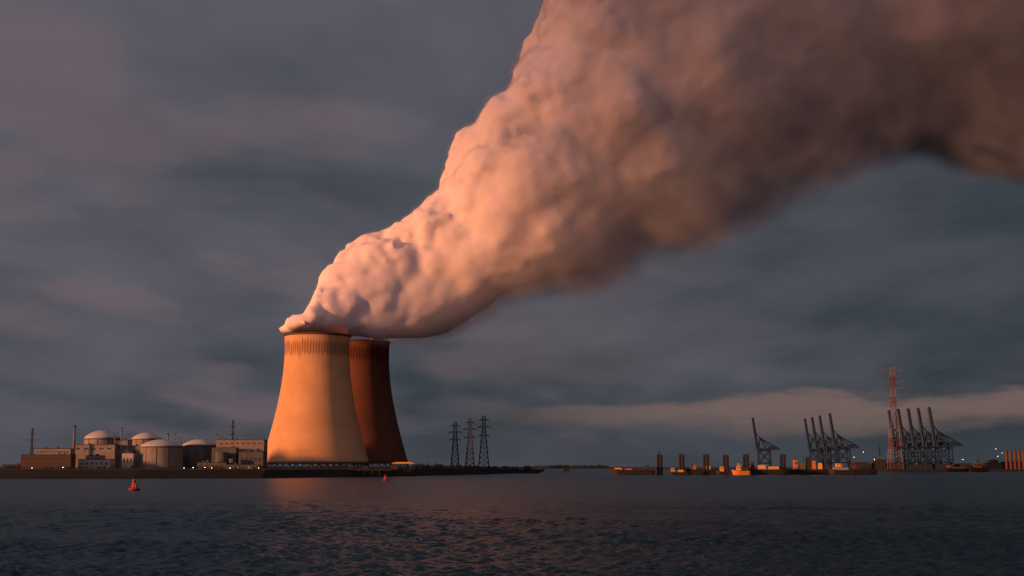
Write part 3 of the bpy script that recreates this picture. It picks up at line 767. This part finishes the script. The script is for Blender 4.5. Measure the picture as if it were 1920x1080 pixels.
me.polygons.foreach_set('use_smooth',np.ones(len(me.polygons),dtype=bool))
ms=bpy.data.materials.new('dense_steam'); ts=nt(ms)
o4=ts.nodes.new('ShaderNodeOutputMaterial'); p4=ts.nodes.new('ShaderNodeBsdfDiffuse'); ts.links.new(p4.outputs[0],o4.inputs[0])
p4.inputs['Color'].default_value=(0.93,0.80,0.80,1)
me.materials.clear(); me.materials.append(ms)
pl=bpy.data.objects.new('steam_plume',me); col.objects.link(pl)
pl['label']='huge billowing steam plume lit orange, drifting from cooling towers'; pl['category']='steam plume'
g=bpy.data.node_groups.new('vapour','GeometryNodeTree')
g.interface.new_socket('Geometry',in_out='INPUT',socket_type='NodeSocketGeometry'); g.interface.new_socket('Geometry',in_out='OUTPUT',socket_type='NodeSocketGeometry')
d,S0,dr,M=plume_field(g)
ramp=M('MULTIPLY',mapr(S0,0,600,4,28,tree=g),mapr(dr,0.3,-0.8,1.0,3.2,tree=g))
ramp=M('MULTIPLY',ramp,mapr(dr,0.35,0.8,1.0,0.45,tree=g))
dens=M('MULTIPLY',M('DIVIDE',d,ramp,clamp=True),mapr(dr,0.1,-0.6,0.034,0.05,tree=g))
dens=M('MULTIPLY',dens,mapr(S0,50,400,0.55,1.0,tree=g))
vc=g.nodes.new('GeometryNodeVolumeCube'); g.links.new(dens,vc.inputs['Density'])
vc.inputs['Min'].default_value=lo; vc.inputs['Max'].default_value=hi
for i,k in enumerate('XYZ'): vc.inputs['Resolution '+k].default_value=int((hi[i]-lo[i])/4.6)
mf=bpy.data.materials.new('thin_steam'); tf=nt(mf); o5=tf.nodes.new('ShaderNodeOutputMaterial'); v5=tf.nodes.new('ShaderNodeVolumePrincipled')
v5.inputs['Color'].default_value=(0.96,0.96,1.0,1); v5.inputs['Density'].default_value=1.0; v5.inputs['Anisotropy'].default_value=-0.55
tf.links.new(v5.outputs[0],o5.inputs['Volume'])
sm=g.nodes.new('GeometryNodeSetMaterial'); sm.inputs['Material'].default_value=mf; g.links.new(vc.outputs[0],sm.inputs[0])
go=g.nodes.new('NodeGroupOutput'); g.links.new(sm.outputs[0],go.inputs[0])
vd=bpy.data.volumes.new('vapour'); vd.materials.append(mf); vd.render.step_size=7.0
pf=bpy.data.objects.new('vapour',vd); col.objects.link(pf); pf.matrix_world=mat
md=pf.modifiers.new('g','NODES'); md.node_group=g
pf.parent=pl
bpy.context.view_layer.update()

# ---------------- added unseen cloud bank before the low sun, shaped to dim the upper plume
A=Vector((-Ldir.y,Ldir.x,0)).normalized(); U=Ldir.cross(A)
if U.z<0: U=-U
if A.x<0: A=-A
mc=bpy.data.materials.new('sun_dimming_cloud_vapour'); tcn=nt(mc); o6=tcn.nodes.new('ShaderNodeOutputMaterial'); v6=tcn.nodes.new('ShaderNodeVolumeScatter')
v6.inputs['Density'].default_value=0.0012; v6.inputs['Color'].default_value=(0.95,0.95,0.95,1); tcn.links.new(v6.outputs[0],o6.inputs['Volume'])
ref=Vector((0,YP,0)); na,nl=60,24
m=MB(); HA=3600; TOPU=1500
def botU(a,l):
    ramp_=abs(l)
    b_=330-0.55*max(-300,min(540,a)); b_=max(75,b_)
    nz_=70*mn.noise(Vector((a/420,l*1.5,0.3)))+30*mn.noise(Vector((a/150,l*3,2.3)))
    return b_+nz_*0.6+420*ramp_**1.1
for top in(0,1):
    for i in range(na+1):
        a=-HA+2*HA*i/na; a_=a
        for j in range(nl+1):
            l=-1+2*j/nl; uu=TOPU if top else botU(a,l)
            m.v.append(tuple(ref+Ldir*(6000+l*900)+A*a_+U*uu))
q_=(na+1)*(nl+1)
for i in range(na):
    for j in range(nl):
        a=i*(nl+1)+j; m.f.append((a,a+1,a+nl+2,a+nl+1)); m.f.append((q_+a,q_+a+nl+1,q_+a+nl+2,q_+a+1))
for i in range(na):
    for j in(0,nl): a=i*(nl+1)+j; m.f.append((a,a+nl+1,q_+a+nl+1,q_+a))
for j in range(nl):
    for i in(0,na): a=i*(nl+1)+j; m.f.append((a,a+1,q_+a+1,q_+a))
m.obj('sun_dimming_cloud',mc,kind='structure',label='added unseen cloud bank shaped to dim sun on the plume')
